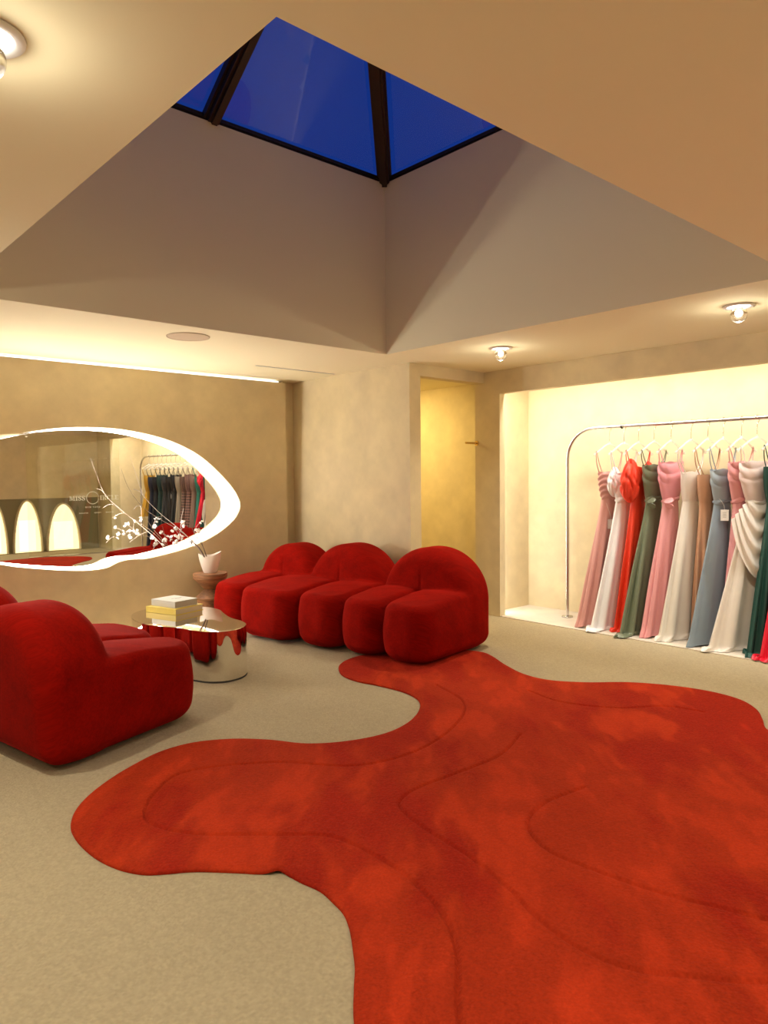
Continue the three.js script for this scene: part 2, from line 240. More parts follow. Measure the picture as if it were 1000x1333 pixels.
// ------------------------------------------------------------------ red rug
{
  const R1 = [[1.17, 1.436], [1.245, 1.527], [1.306, 1.596], [1.348, 1.654], [1.392, 1.718], [1.421, 1.766], [1.45, 1.829], [1.463, 1.899], [1.472, 1.984], [1.456, 2.073], [1.436, 2.178], [1.408, 2.195], [1.305, 2.308], [1.204, 2.41], [1.124, 2.464], [1.07, 2.507], [1.019, 2.591], [0.982, 2.72], [0.97, 2.863], [0.976, 2.983], [0.994, 3.072], [1.057, 3.201], [1.155, 3.317], [1.308, 3.437], [1.46, 3.524], [1.636, 3.595], [1.813, 3.594], [1.995, 3.5], [2.144, 3.342], [2.264, 3.149], [2.436, 3.032], [2.667, 2.974], [2.883, 3.012], [3.111, 3.139], [3.245, 3.288], [3.292, 3.474], [3.269, 3.72], [3.233, 3.885], [3.249, 4.061], [3.33, 4.215], [3.435, 4.329], [3.59, 4.406], [3.764, 4.42], [4.0, 4.36], [4.25, 4.2], [4.43, 4.0], [4.503, 3.791], [4.469, 3.683], [4.316, 3.408], [4.214, 3.153], [4.218, 2.957], [4.342, 2.758], [4.569, 2.538], [4.709, 2.276], [4.755, 2.038], [4.715, 1.851], [4.596, 1.713], [4.434, 1.618], [4.268, 1.528], [4.18, 1.35], [4.25, 1.1], [4.5, 0.8], [4.78, 0.5], [4.92, 0.1], [4.8, -0.2], [4.5, -0.42], [4.05, -0.5], [3.5, -0.44], [3.0, -0.25], [2.4, -0.12], [1.7, 0.0], [1.2, 0.25], [0.98, 0.65], [1.0, 1.05], [1.08, 1.28]];
  const oc = new THREE.CatmullRomCurve3(R1.map(p => new THREE.Vector3(p[0], p[1], 0)), true, 'centripetal').getPoints(700).slice(0, -1).map(p => [p.x, p.y]);
  const GR = [[[3.557, 3.421], [3.4, 3.029], [3.081, 2.798], [2.597, 2.657], [2.265, 2.723], [1.979, 3.047], [1.577, 3.246], [1.401, 3.138], [1.289, 3.0], [1.246, 2.866], [1.323, 2.668], [1.567, 2.421], [1.726, 2.254], [1.76, 2.036], [1.742, 1.788], [1.678, 1.589], [1.579, 1.439], [1.364, 1.231], [1.25, 1.0]],
    [[3.206, 2.435], [2.875, 2.321], [2.553, 2.321], [2.266, 2.33], [2.13, 2.28], [2.076, 2.169], [2.045, 2.015], [2.014, 1.759], [1.961, 1.55], [1.896, 1.385], [1.86, 1.227], [1.882, 1.049], [1.993, 0.892], [2.12, 0.748], [2.5, 0.55]],
    [[2.862, 1.813], [2.573, 1.839], [2.368, 1.764], [2.269, 1.59], [2.276, 1.383], [2.315, 1.161], [2.388, 0.955], [2.42, 0.857], [2.7, 0.6]], [[3.9, 2.9], [3.85, 2.6], [4.0, 2.3], [4.25, 2.1], [4.3, 1.9]]];
  const x0 = 0.9, y0 = -0.8, x1 = 5.0, y1 = 4.5, c = 0.0075, nx = Math.ceil((x1 - x0) / c), ny = Math.ceil((y1 - y0) / c);
  const inside = (x, y) => { let r = false; for (let i = 0, j = oc.length - 1; i < oc.length; j = i++) { const [ax, ay] = oc[i], [bx, by] = oc[j]; if ((ay > y) !== (by > y) && x < (bx - ax) * (y - ay) / (by - ay) + ax) r = !r; } return r; };
  const inset = 0.012, N = (nx + 1) * (ny + 1), edge = new Float32Array(N).fill(9), groove = new Float32Array(N).fill(9);
  const splat = (arr, pts, rad, closed) => { const n = pts.length; for (let i = 0; i < (closed ? n : n - 1); i++) { const [ax, ay] = pts[i], [bx, by] = pts[(i + 1) % n]; const L2 = (bx - ax) ** 2 + (by - ay) ** 2 || 1e-9;
    for (let gy = Math.max(0, Math.floor((Math.min(ay, by) - rad - y0) / c)); gy <= Math.min(ny, Math.ceil((Math.max(ay, by) + rad - y0) / c)); gy++) for (let gx = Math.max(0, Math.floor((Math.min(ax, bx) - rad - x0) / c)); gx <= Math.min(nx, Math.ceil((Math.max(ax, bx) + rad - x0) / c)); gx++) {
      const px = x0 + gx * c, py = y0 + gy * c, t = clamp(((px - ax) * (bx - ax) + (py - ay) * (by - ay)) / L2, 0, 1), d = Math.hypot(px - ax - t * (bx - ax), py - ay - t * (by - ay)), k = gy * (nx + 1) + gx; if (d < arr[k]) arr[k] = d; } } };
  splat(edge, oc, 0.05, true);
  for (const g of GR) splat(groove, new THREE.CatmullRomCurve3(g.map(p => new THREE.Vector3(p[0], p[1], 0)), false, 'centripetal').getPoints(160).map(p => [p.x, p.y]), 0.03, false);
  const ins = new Uint8Array(N);
  for (let gy = 0; gy <= ny; gy++) { // scanline inside test
    const y = y0 + gy * c + 1e-6, xs = []; for (let i = 0, j = oc.length - 1; i < oc.length; j = i++) { const [ax, ay] = oc[i], [bx, by] = oc[j]; if ((ay > y) !== (by > y)) xs.push((bx - ax) * (y - ay) / (by - ay) + ax); } xs.sort((a, b) => a - b);
    for (let k = 0; k + 1 < xs.length; k += 2) for (let gx = Math.max(0, Math.ceil((xs[k] - x0) / c)); gx <= Math.min(nx, Math.floor((xs[k + 1] - x0) / c)); gx++) ins[gy * (nx + 1) + gx] = 1;
  }
  const T = 0.0155, id = new Int32Array(N).fill(-1), pos = [], uv = [], idx = [], okv = k => ins[k] && edge[k] > inset - 0.004;
  const vert = (gx, gy) => { const k = gy * (nx + 1) + gx; if (id[k] < 0) { id[k] = pos.length / 3; const x = x0 + gx * c, y = y0 + gy * c; const gr = 0.0135 * Math.exp(-((groove[k] / 0.0068) ** 2)), nap = 0.0016 * (fbm(x / 4, y / 4, 3, 3) - 0.5); pos.push(x, T - gr + nap - 0.003 * (1 - smooth(0.008, 0.04, edge[k])), -y); uv.push((x - x0) / 4.2, (y - y0) / 4.2); } return id[k]; };
  for (let gy = 0; gy < ny; gy++) for (let gx = 0; gx < nx; gx++) { const k = gy * (nx + 1) + gx; if (okv(k) && okv(k + 1) && okv(k + nx + 1) && okv(k + nx + 2)) { const a = vert(gx, gy), b = vert(gx + 1, gy), d = vert(gx + 1, gy + 1), e = vert(gx, gy + 1); idx.push(a, b, d, a, d, e); } }
  const g = new THREE.BufferGeometry(); g.setAttribute('position', new THREE.Float32BufferAttribute(pos, 3)); g.setAttribute('uv', new THREE.Float32BufferAttribute(uv, 2)); g.setIndex(idx); g.computeVertexNormals();
  // brushed pile: patches where the nap lies this way or that, with streaky outlines
  const napMap = tex(2048, (u, v) => {
    const wu = u + 0.05 * (fbm(u, v, 1, 4) - 0.5), wv = v + 0.05 * (fbm(v, u, 1, 4) - 0.5);
    const a = fbm(wu * 1 + 0.13, wv * 1, 0, 3), s = fbm((wu + wv) * 1, (wv - wu) * 3, 1, 3), b = fbm(wu, wv, 2, 4), f = nz[5](u * 512, v * 512), f2 = nz[5](u * 1024, v * 1024);
    const patch = smooth(0.44, 0.60, 0.6 * a + 0.4 * s), streak = smooth(0.52, 0.70, s);
    const k = 0.72 + 0.055 * patch + 0.08 * streak + 0.09 * (b - 0.5) + 0.07 * (f - 0.5) + 0.07 * (f2 - 0.5);
    return [k, k * (0.90 + 0.16 * patch), k * 0.9];
  });
  const napBump = tex(1024, (u, v) => 0.5 * nz[5](u * 128, v * 128) + 0.5 * nz[5](v * 256 + 3, u * 256), false, 3);
  const rugMat = phys({ color: rgb([0.64, 0.044, 0.016]), specularIntensity: 0.15, map: napMap, bumpMap: napBump, bumpScale: 0.004, roughness: 0.95, sheen: 0.3, sheenColor: rgb([0.7, 0.07, 0.03]), sheenRoughness: 0.5 });
  const t = thing('area_rug', 'large red-orange free-form rug with carved wavy lines', 'rug');
  mesh('pile', g, rugMat, t);
  const prof = [[0, 0.001], [0.0, 0.008], [0.004, T - 0.004], [0.010, T - 0.0015], [0.024, T - 0.0035]], bp = [], bi = [], bu = [], n = oc.length;
  const offs = oc.map((p, i) => { const a = oc[(i + n - 1) % n], b = oc[(i + 1) % n]; let nx_ = -(b[1] - a[1]), ny_ = b[0] - a[0]; const l = Math.hypot(nx_, ny_); nx_ /= l; ny_ /= l; return [nx_, ny_]; });
  const sgn = inside(oc[0][0] + offs[0][0] * 0.01, oc[0][1] + offs[0][1] * 0.01) ? 1 : -1;
  for (let i = 0; i <= n; i++) { const p = oc[i % n], o = offs[i % n], lift = 0.012 * Math.exp(-(((p[0] - 1.425) ** 2 + (p[1] - 2.19) ** 2) / 0.0012)); for (const [d, z] of prof) { const x = p[0] + sgn * o[0] * d, y = p[1] + sgn * o[1] * d; bp.push(x, z + (d < 0.02 ? lift : 0), -y); bu.push((x - x0) / 4.2, (y - y0) / 4.2); } }
  const m = prof.length; for (let i = 0; i < n; i++) for (let j = 0; j < m - 1; j++) { const a = i * m + j, b = a + m; bi.push(a, b, b + 1, a, b + 1, a + 1); }
  const bg = new THREE.BufferGeometry(); bg.setAttribute('position', new THREE.Float32BufferAttribute(bp, 3)); bg.setAttribute('uv', new THREE.Float32BufferAttribute(bu, 2)); bg.setIndex(bi); bg.computeVertexNormals();
  mesh('bound_edge', bg, rugMat, t);
}

// ------------------------------------------------------------------ red velvet sofas (distance field, meshed with surface nets, split into lobes and backs)
function surfaceNets(f, lo, hi, c) {
  const n = [0, 1, 2].map(i => Math.ceil((hi[i] - lo[i]) / c) + 1), [nx, ny, nz_] = n, F = new Float32Array(nx * ny * nz_), at = (i, j, k) => (k * ny + j) * nx + i;
  for (let k = 0; k < nz_; k++) for (let j = 0; j < ny; j++) for (let i = 0; i < nx; i++) F[at(i, j, k)] = f(lo[0] + i * c, lo[1] + j * c, lo[2] + k * c);
  const id = new Int32Array(F.length).fill(-1), pos = [], idx = [];
  const E = [[0, 1], [2, 3], [4, 5], [6, 7], [0, 2], [1, 3], [4, 6], [5, 7], [0, 4], [1, 5], [2, 6], [3, 7]];
  for (let k = 0; k < nz_ - 1; k++) for (let j = 0; j < ny - 1; j++) for (let i = 0; i < nx - 1; i++) {
    const v = [], s = [0, 0, 0]; let m = 0; for (let b = 0; b < 8; b++) { v[b] = F[at(i + (b & 1), j + (b >> 1 & 1), k + (b >> 2))]; if (v[b] < 0) m |= 1 << b; }
    if (!m || m === 255) continue; let q = 0;
    for (const [a, b] of E) if ((v[a] < 0) !== (v[b] < 0)) { const t = v[a] / (v[a] - v[b]); q++; s[0] += mix(a & 1, b & 1, t); s[1] += mix(a >> 1 & 1, b >> 1 & 1, t); s[2] += mix(a >> 2, b >> 2, t); }
    id[at(i, j, k)] = pos.length / 3; pos.push(lo[0] + (i + s[0] / q) * c, lo[1] + (j + s[1] / q) * c, lo[2] + (k + s[2] / q) * c);
  }
  for (let k = 1; k < nz_ - 1; k++) for (let j = 1; j < ny - 1; j++) for (let i = 1; i < nx - 1; i++) {
    const a = F[at(i, j, k)] < 0;
    const quad = (p, q, r, s, flip) => { if (p < 0 || q < 0 || r < 0 || s < 0) return; flip ? idx.push(p, q, r, p, r, s) : idx.push(p, r, q, p, s, r); };
    if (a !== F[at(i + 1, j, k)] < 0) quad(id[at(i, j - 1, k - 1)], id[at(i, j, k - 1)], id[at(i, j, k)], id[at(i, j - 1, k)], a);
    if (a !== F[at(i, j + 1, k)] < 0) quad(id[at(i - 1, j, k - 1)], id[at(i - 1, j, k)], id[at(i, j, k)], id[at(i, j, k - 1)], a);
    if (a !== F[at(i, j, k + 1)] < 0) quad(id[at(i - 1, j - 1, k)], id[at(i, j - 1, k)], id[at(i, j, k)], id[at(i - 1, j, k)], a);
  }
  const nor = new Float32Array(pos.length), h = 0.004;
  for (let i = 0; i < pos.length; i += 3) for (let it = 0; it < 3; it++) {
    const [x, y, z] = [pos[i], pos[i + 1], pos[i + 2]]; let gx = f(x + h, y, z) - f(x - h, y, z), gy = f(x, y + h, z) - f(x, y - h, z), gz = f(x, y, z + h) - f(x, y, z - h); const l = Math.hypot(gx, gy, gz) || 1; gx /= l; gy /= l; gz /= l;
    if (it < 2) { const d = clamp(f(x, y, z), -c, c) * 0.8; pos[i] -= gx * d; pos[i + 1] -= gy * d; pos[i + 2] -= gz * d; } else { nor[i] = gx; nor[i + 1] = gy; nor[i + 2] = gz; }
  }
  return { pos, nor, idx };
}
const smin = (a, b, k) => { const h = Math.max(k - Math.abs(a - b), 0) / k; return Math.min(a, b) - h * h * k * 0.25; };
const rrect = (x, y, hx, hy, r) => { const qx = Math.abs(x) - hx + r, qy = Math.abs(y) - hy + r; return Math.min(Math.max(qx, qy), 0) + Math.hypot(Math.max(qx, 0), Math.max(qy, 0)) - r; };
const slab = (d2, d1, r) => { const a = d2 + r, b = d1 + r; return Math.min(Math.max(a, b), 0) + Math.hypot(Math.max(a, 0), Math.max(b, 0)) - r; };
// x along the length, y up, z from the front to the back
const LOBES = [[-0.05, 0.415, 0.0], [0.42, 0.845, 0.0], [0.86, 1.35, -0.01], [1.365, 2.045, -0.06], [2.055, 2.50, -0.01]];
const BACKS = [[0.415, 0.465, 0.435], [1.345, 0.455, 0.42], [2.105, 0.40, 0.385]];
function lobeField(l, x, y, z) {
  const [a, b, f] = l, back = 0.98, top = 0.445 + 0.045 * smooth(f + 0.02, f + 0.5, z) + 0.018 * Math.cos((x - (a + b) / 2) / (b - a) * Math.PI);
  const bulge = 0.022 * Math.sin(clamp(y / 0.45, 0, 1) * Math.PI);
  const p = rrect(x - (a + b) / 2, z - (f + back) / 2, (b - a) / 2 - 0.012 + bulge, (back - f) / 2 - 0.01 + bulge, 0.185);
  return slab(p, Math.max(y - top, 0.012 - y), y > 0.25 ? 0.05 : 0.09);
}
function backField(m, x, y, z) {
  const [cx, r, rh] = m, hc = 0.40, dx = x - cx, q1 = Math.abs(dx) - r + 0.11, q2 = 0.122 - y;
  const up = y > hc ? Math.hypot(dx, (y - hc) * r / rh) - r : Math.min(Math.max(q1, q2), 0) + Math.hypot(Math.max(q1, 0), Math.max(q2, 0)) - 0.11;
  const lean = 0.05 * smooth(0.3, 0.85, y), zc = 0.825 + lean * 0.2, hz = 0.205 - 0.015 * smooth(0.4, 0.85, y);
  const bulge = 0.03 * Math.max(0, 1 - (dx * dx + (y - 0.5) ** 2) / 0.2);
  let d = slab(up, Math.abs(z - zc) - hz - bulge, 0.13);
  d += 0.010 * Math.exp(-((dx / 0.016) ** 2)) * smooth(0.75, 0.5, y) * smooth(zc, zc - 0.1, z);        // centre tuck
  return d;
}
function sofaField(x, y, z) { let d = 9; for (const l of LOBES) d = smin(d, lobeField(l, x, y, z), 0.022); for (const b of BACKS) d = smin(d, backField(b, x, y, z), 0.035); return d; }
function sofaParts(flare) {                                         // flare: how far the last seat widens towards the back
  const w = (x, z) => x - flare * Math.max(0, z) * smooth(1.9, 2.5, x);
  const { pos, nor, idx } = surfaceNets((x, y, z) => sofaField(w(x, z), y, z), [-0.14, -0.03, -0.14], [2.62 + 1.1 * flare, 0.92, 1.16], 0.0155);
  const buckets = Array.from({ length: 8 }, () => []);
  for (let i = 0; i < idx.length; i += 3) {
    const q = [0, 1, 2].map(c => (pos[idx[i] * 3 + c] + pos[idx[i + 1] * 3 + c] + pos[idx[i + 2] * 3 + c]) / 3); q[0] = w(q[0], q[2]); let best = 9, bi = 0;
    LOBES.forEach((l, k) => { const d = lobeField(l, ...q); if (d < best) { best = d; bi = k; } }); BACKS.forEach((l, k) => { const d = backField(l, ...q); if (d < best) { best = d; bi = 5 + k; } });
    buckets[bi].push(idx[i], idx[i + 1], idx[i + 2]);
  }
  return buckets.map((b, k) => {
    const map = new Map(), p = [], n = [], uv = [], ii = [];
    for (const v of b) { if (!map.has(v)) { map.set(v, p.length / 3); p.push(pos[v * 3], pos[v * 3 + 1], pos[v * 3 + 2]); n.push(nor[v * 3], nor[v * 3 + 1], nor[v * 3 + 2]); uv.push(pos[v * 3] + pos[v * 3 + 2], pos[v * 3 + 1] + 0.5 * pos[v * 3 + 2]); } ii.push(map.get(v)); }
    const g = new THREE.BufferGeometry(); g.setAttribute('position', new THREE.Float32BufferAttribute(p, 3)); g.setAttribute('normal', new THREE.Float32BufferAttribute(n, 3)); g.setAttribute('uv', new THREE.Float32BufferAttribute(uv, 2)); g.setIndex(ii); return [k < 5 ? 'seat_lobe' : 'backrest', g];
  });
}
function sofa(label, O, turn, feet, flare) { const t = thing('velvet_sofa', label, 'sofa', 'red velvet sofas'); t.position.copy(P(O[0], O[1], 0.006)); t.rotation.y = turn * Math.PI / 180; for (const [n, g] of sofaParts(flare)) mesh(n, g, velvet, t); for (const [x, z] of feet) mesh('foot', new THREE.CylinderGeometry(0.03, 0.026, 0.03, 16).translate(x, 0.009, z), bronze, t); return t; }
sofa('red velvet sofa with three domed backs standing against pale pier', [3.76, 3.80], 99, [[0.45, 0.85], [1.1, 0.15], [1.7, 0.12], [2.3, 0.15], [1.34, 0.85], [2.3, 0.85]], 0);
sofa('red velvet sofa turned away, standing between rug and mirror wall', [2.07 - 2.5 * 0.174, 3.955 + 2.5 * 0.985], -80, [[0.2, 0.15], [0.2, 0.85], [1.1, 0.15], [1.34, 0.85], [2.3, 0.15], [2.3, 0.85]], 0.15);

// ------------------------------------------------------------------ chrome coffee table, books
const TABLE = 0.37;
{
  const t = thing('coffee_table', 'polished chrome coffee table with a kidney-shaped top', 'table');
  const pts = [[2.83, 4.74], [2.77, 4.60], [2.63, 4.52], [2.49, 4.56], [2.41, 4.70], [2.37, 4.88], [2.29, 5.04], [2.25, 5.24], [2.28, 5.48], [2.39, 5.68], [2.56, 5.76], [2.78, 5.70], [2.92, 5.52], [2.95, 5.32], [2.89, 5.12], [2.84, 4.93]];
  const c = new THREE.CatmullRomCurve3(pts.map(p => new THREE.Vector3(p[0], p[1], 0)), true, 'catmullrom', 0.6).getPoints(200).slice(0, -1);
  const sh = new THREE.Shape(c.map(p => new THREE.Vector2(p.x, p.y)));
  const ext = (d, z, bev) => { const g = new THREE.ExtrudeGeometry(sh, { depth: d - 2 * bev, bevelEnabled: bev > 0, bevelThickness: bev, bevelSize: bev, bevelOffset: -bev, bevelSegments: 2, curveSegments: 1 }); g.rotateX(-Math.PI / 2); g.translate(0, z + bev, 0); return g; };
  // side wall with smooth normals, then the top plate
  const n = c.length, pos = [], idx = []; for (let i = 0; i <= n; i++) { const p = c[i % n]; pos.push(p.x, 0.012, -p.y, p.x, TABLE - 0.004, -p.y); } for (let i = 0; i < n; i++) { const a = 2 * i; idx.push(a, a + 2, a + 3, a, a + 3, a + 1); }
  const g = new THREE.BufferGeometry(); g.setAttribute('position', new THREE.Float32BufferAttribute(pos, 3)); g.setIndex(idx); g.computeVertexNormals();
  { const q = g.attributes.normal; for (let k = 0; k < 2; k++) { const v = new THREE.Vector3(q.getX(k) + q.getX(2 * n + k), 0, q.getZ(k) + q.getZ(2 * n + k)).normalize(); q.setXYZ(k, v.x, 0, v.z); q.setXYZ(2 * n + k, v.x, 0, v.z); } }
  mesh('body', g, chrome, t);
  mesh('table_top', ext(0.008, TABLE - 0.008, 0.003), chrome, t);
  mesh('base_plinth', (() => { const b = ext(0.013, 0, 0); return b; })(), std({ color: rgb([0.05, 0.045, 0.04]), roughness: 0.8 }), t);
}
function book(label, x, y, z, w, d, h, turn, cover, pages) {
  const t = thing('book', label, 'book', 'books stacked on the chrome table'); t.position.copy(P(x, y, z)); t.rotation.y = turn;
  const cm = std({ color: rgb(cover), roughness: 0.45 }), pm = std({ color: rgb(pages), roughness: 0.9 });
  mesh('front_cover', new RoundedBoxGeometry(w, 0.004, d, 2, 0.0015).translate(0, h - 0.002, 0), cm, t);
  mesh('back_cover', new RoundedBoxGeometry(w, 0.004, d, 2, 0.0015).translate(0, 0.002, 0), cm, t);
  mesh('spine', new RoundedBoxGeometry(0.004, h, d, 2, 0.0015).translate(-w / 2 + 0.002, h / 2, 0), cm, t);
  mesh('page_block', new THREE.BoxGeometry(w - 0.012, h - 0.008, d - 0.012).translate(0.001, h / 2, 0), pm, t); return t;
}
book('yellow-covered book lying on the chrome table', 2.66, 5.52, TABLE, 0.30, 0.34, 0.048, 0.30, [0.72, 0.55, 0.09], [0.60, 0.48, 0.33]);
{
  const t = book('white and grey book on top of the yellow book', 2.665, 5.53, TABLE + 0.048, 0.235, 0.29, 0.052, 0.24, [0.62, 0.62, 0.60], [0.50, 0.44, 0.36]);
  mesh('title_print', mergeGeometries([new THREE.BoxGeometry(0.10, 0.0006, 0.008).translate(0.02, 0.0523, 0), new THREE.BoxGeometry(0.06, 0.0006, 0.005).translate(0.02, 0.0523, 0.02)]), std({ color: rgb([0.22, 0.22, 0.2]), roughness: 0.6 }), t);
}

// ------------------------------------------------------------------ wooden pedestal, vase, blossom branches
const PED = [3.505, 6.475];
{
  const woodMap = tex(512, (u, v) => { const r = fbm(u * 1, v * 1, 0, 3), g = 0.5 + 0.5 * Math.sin((v * 6 + r * 2.2) * Math.PI * 2), f = nz[5](u * 32, v * 128); const k = 0.70 + 0.14 * (g - 0.5) + 0.14 * (f - 0.5) + 0.16 * (r - 0.5); return [k, k * 0.93, k * 0.86]; });
  const wood = std({ color: rgb([0.62, 0.33, 0.17]), map: woodMap, roughness: 0.6 });
  const t = thing('wooden_pedestal', 'hourglass-shaped turned wooden side table below the mirror', 'side table'); t.position.copy(P(PED[0], PED[1], 0));
  mesh('pedestal_top', lathe([[0.0001, 0.515], [0.160, 0.515], [0.168, 0.509], [0.168, 0.465], [0.162, 0.458], [0.062, 0.355], [0.0001, 0.355]], 48), wood, t);
  mesh('pedestal_base', lathe([[0.0001, 0.355], [0.060, 0.355], [0.142, 0.278], [0.146, 0.27], [0.140, 0.255], [0.085, 0.12], [0.092, 0.05], [0.10, 0.004], [0.0001, 0.004]], 48), wood, t);
  const vz = thing('vase', 'white ceramic vase with a pinched wavy rim on pedestal', 'vase'); vz.position.copy(P(PED[0], PED[1], 0.515)); vz.rotation.y = -0.5;
  const ceramic = std({ color: rgb([0.86, 0.78, 0.72]), roughness: 0.35 });
  const rim = a => 0.186 + 0.016 * Math.cos(2 * a) + 0.008 * Math.cos(a + 0.4);
  mesh('vase_body', mergeGeometries([1, -1].map(s => grid(64, 24, (u, v) => { const a = u * Math.PI * 2, h = rim(a) * v, r = (mix(0.064, 0.100, Math.sin(Math.min(1, v * 1.15) * Math.PI / 2)) + 0.012 * v * v * Math.cos(2 * a)) * (v < 0.02 ? 0.92 : 1) - (s < 0 ? 0.004 : 0); return [r * Math.cos(a), Math.max(0.001, h + (s < 0 ? 0.003 * (1 - v) : 0)), r * 0.82 * Math.sin(a) * (s < 0 ? 1 : 1)]; }, true))), ceramic, vz);
  mesh('vase_foot', new THREE.CylinderGeometry(0.058, 0.06, 0.006, 40).scale(1, 1, 0.82).translate(0, 0.003, 0), ceramic, vz);
  const br = thing('blossom_branch', 'bare twigs with small white blossoms in the white vase', 'branches');
  const bark = std({ color: rgb([0.13, 0.085, 0.06]), roughness: 0.9 }), pale = std({ color: rgb([0.42, 0.36, 0.33]), roughness: 0.9 });
  const petal = std({ color: rgb([0.88, 0.84, 0.82]), roughness: 0.7 });
  const vx = PED[0] - 0.03, vy = PED[1] - 0.02;
  const stems = [
    [[vx, vy, 0.60], [3.36, 6.44, 0.775], [3.171, 6.42, 0.961], [2.945, 6.42, 1.153], [2.808, 6.40, 1.30], [2.74, 6.39, 1.48], [2.681, 6.38, 1.665]],
    [[vx, vy, 0.60], [3.35, 6.42, 0.79], [3.16, 6.36, 0.872], [3.04, 6.34, 0.876], [2.84, 6.32, 0.852]],
    [[vx, vy, 0.60], [3.37, 6.47, 0.79], [3.18, 6.49, 0.96], [2.98, 6.52, 1.09], [2.84, 6.53, 1.20], [2.72, 6.54, 1.38], [2.66, 6.54, 1.55]],
    [[vx + 0.01, vy, 0.60], [3.40, 6.43, 0.80], [3.30, 6.40, 0.93], [3.22, 6.36, 1.12]],
    [[vx + 0.01, vy, 0.60], [3.42, 6.46, 0.80], [3.39, 6.45, 0.95]]];
  const twigs = [[3.171, 6.42, 0.961, 3.19, 6.38, 1.17], [3.0, 6.42, 1.105, 2.90, 6.36, 1.06], [2.808, 6.40, 1.30, 2.72, 6.42, 1.36], [3.16, 6.36, 0.872, 3.05, 6.30, 0.98], [3.04, 6.34, 0.876, 2.93, 6.33, 0.95], [2.92, 6.33, 0.862, 2.84, 6.31, 0.80], [3.23, 6.44, 0.90, 3.05, 6.40, 0.80], [2.84, 6.53, 1.20, 2.75, 6.50, 1.17], [3.30, 6.40, 0.93, 3.36, 6.36, 1.03], [3.11, 6.35, 0.875, 3.14, 6.30, 1.0]];
  const stemCurves = stems.map(s => new THREE.CatmullRomCurve3(s.map(p => P(...p)), false, 'centripetal'));
  stemCurves.forEach((c, k) => { const g = new THREE.TubeGeometry(c, 60, 0.0046, 6); const p = g.attributes.position, v = new THREE.Vector3(); for (let i = 0; i < p.count; i++) { const ringI = Math.floor(i / 7), q = c.getPointAt(ringI / 60); v.fromBufferAttribute(p, i).sub(q).multiplyScalar(1 - 0.8 * ringI / 60).add(q); p.setXYZ(i, v.x, v.y, v.z); } mesh('stem', g, k < 1 ? pale : bark, br); });
  for (const [a, b, c, d, e, f] of twigs) mesh('twig', tube([P(a, b, c), P((a + d) / 2, (b + e) / 2 + 0.01, (c + f) / 2 + 0.015), P(d, e, f)], 0.0024, 12, 5), pale, br);
  const petals = []; for (let k = 0; k < 5; k++) { const q = new THREE.SphereGeometry(0.0085, 8, 5).scale(1, 0.35, 0.8).translate(0.0095, 0, 0).rotateZ(0.45).rotateY(k * Math.PI * 0.4); petals.push(q); }
  petals.push(new THREE.SphereGeometry(0.004, 6, 5).translate(0, 0.003, 0));
  const flower = mergeGeometries(petals);
  const bloomAt = (p, n, sp) => { for (let k = 0; k < n; k++) { const m = mesh('blossom', flower, petal, br); m.position.copy(P(p[0] + rnd(-sp, sp), p[1] + rnd(-sp, sp) * 0.6, p[2] + rnd(-sp, sp))); m.rotation.set(rnd(0, 6), rnd(0, 6), rnd(0, 6)); m.scale.setScalar(rnd(0.8, 1.25)); } };
  for (const [p, n, sp] of [[[3.05, 6.34, 0.885], 12, 0.045], [[3.13, 6.36, 0.885], 7, 0.03], [[2.98, 6.33, 0.87], 5, 0.03], [[3.19, 6.38, 1.02], 4, 0.025], [[3.06, 6.31, 0.98], 4, 0.025], [[3.14, 6.30, 1.0], 3, 0.016], [[3.33, 6.38, 0.95], 4, 0.02], [[3.36, 6.36, 1.03], 2, 0.01], [[2.93, 6.37, 1.07], 2, 0.015], [[3.30, 6.42, 0.82], 5, 0.025], [[2.86, 6.31, 0.84], 3, 0.02], [[2.93, 6.33, 0.95], 2, 0.012]]) bloomAt(p, n, sp);
}

// ------------------------------------------------------------------ clothes rail, hangers and gowns in the niche
const RX = 6.256, RZ = 1.902, RY0 = -0.66, RY1 = 4.166;
{
  const t = thing('clothes_rail', 'long steel clothes rail with rounded corners in the niche', 'clothes rack');
  const R = 0.29, pts = [P(RX, RY1, 0.015), P(RX, RY1, 0.6), P(RX, RY1, RZ - R)];
  for (let k = 1; k <= 8; k++) { const a = k / 8 * Math.PI / 2; pts.push(P(RX, RY1 - R + R * Math.cos(a), RZ - R + R * Math.sin(a))); }
  pts.push(P(RX, 2.8, RZ), P(RX, 1.5, RZ), P(RX, RY0 + R + 0.4, RZ));
  for (let k = 0; k <= 8; k++) { const a = Math.PI / 2 + k / 8 * Math.PI / 2; pts.push(P(RX, RY0 + R + R * Math.cos(a), RZ - R + R * Math.sin(a))); }
  pts.push(P(RX, RY0, 0.6), P(RX, RY0, 0.015));
  mesh('rail', tube(pts, 0.0165, 260, 12), steel, t);
  for (const y of [RY1, RY0]) mesh('foot_plate', lathe([[0.0001, 0.016], [0.03, 0.016], [0.055, 0.012], [0.056, 0.0], [0.0001, 0.0]], 32).translate(RX, 0.008, -y), steel, t);
  mesh('clamp', new THREE.TorusGeometry(0.019, 0.006, 8, 20).translate(RX, RZ, -3.572), bronze, t);
}
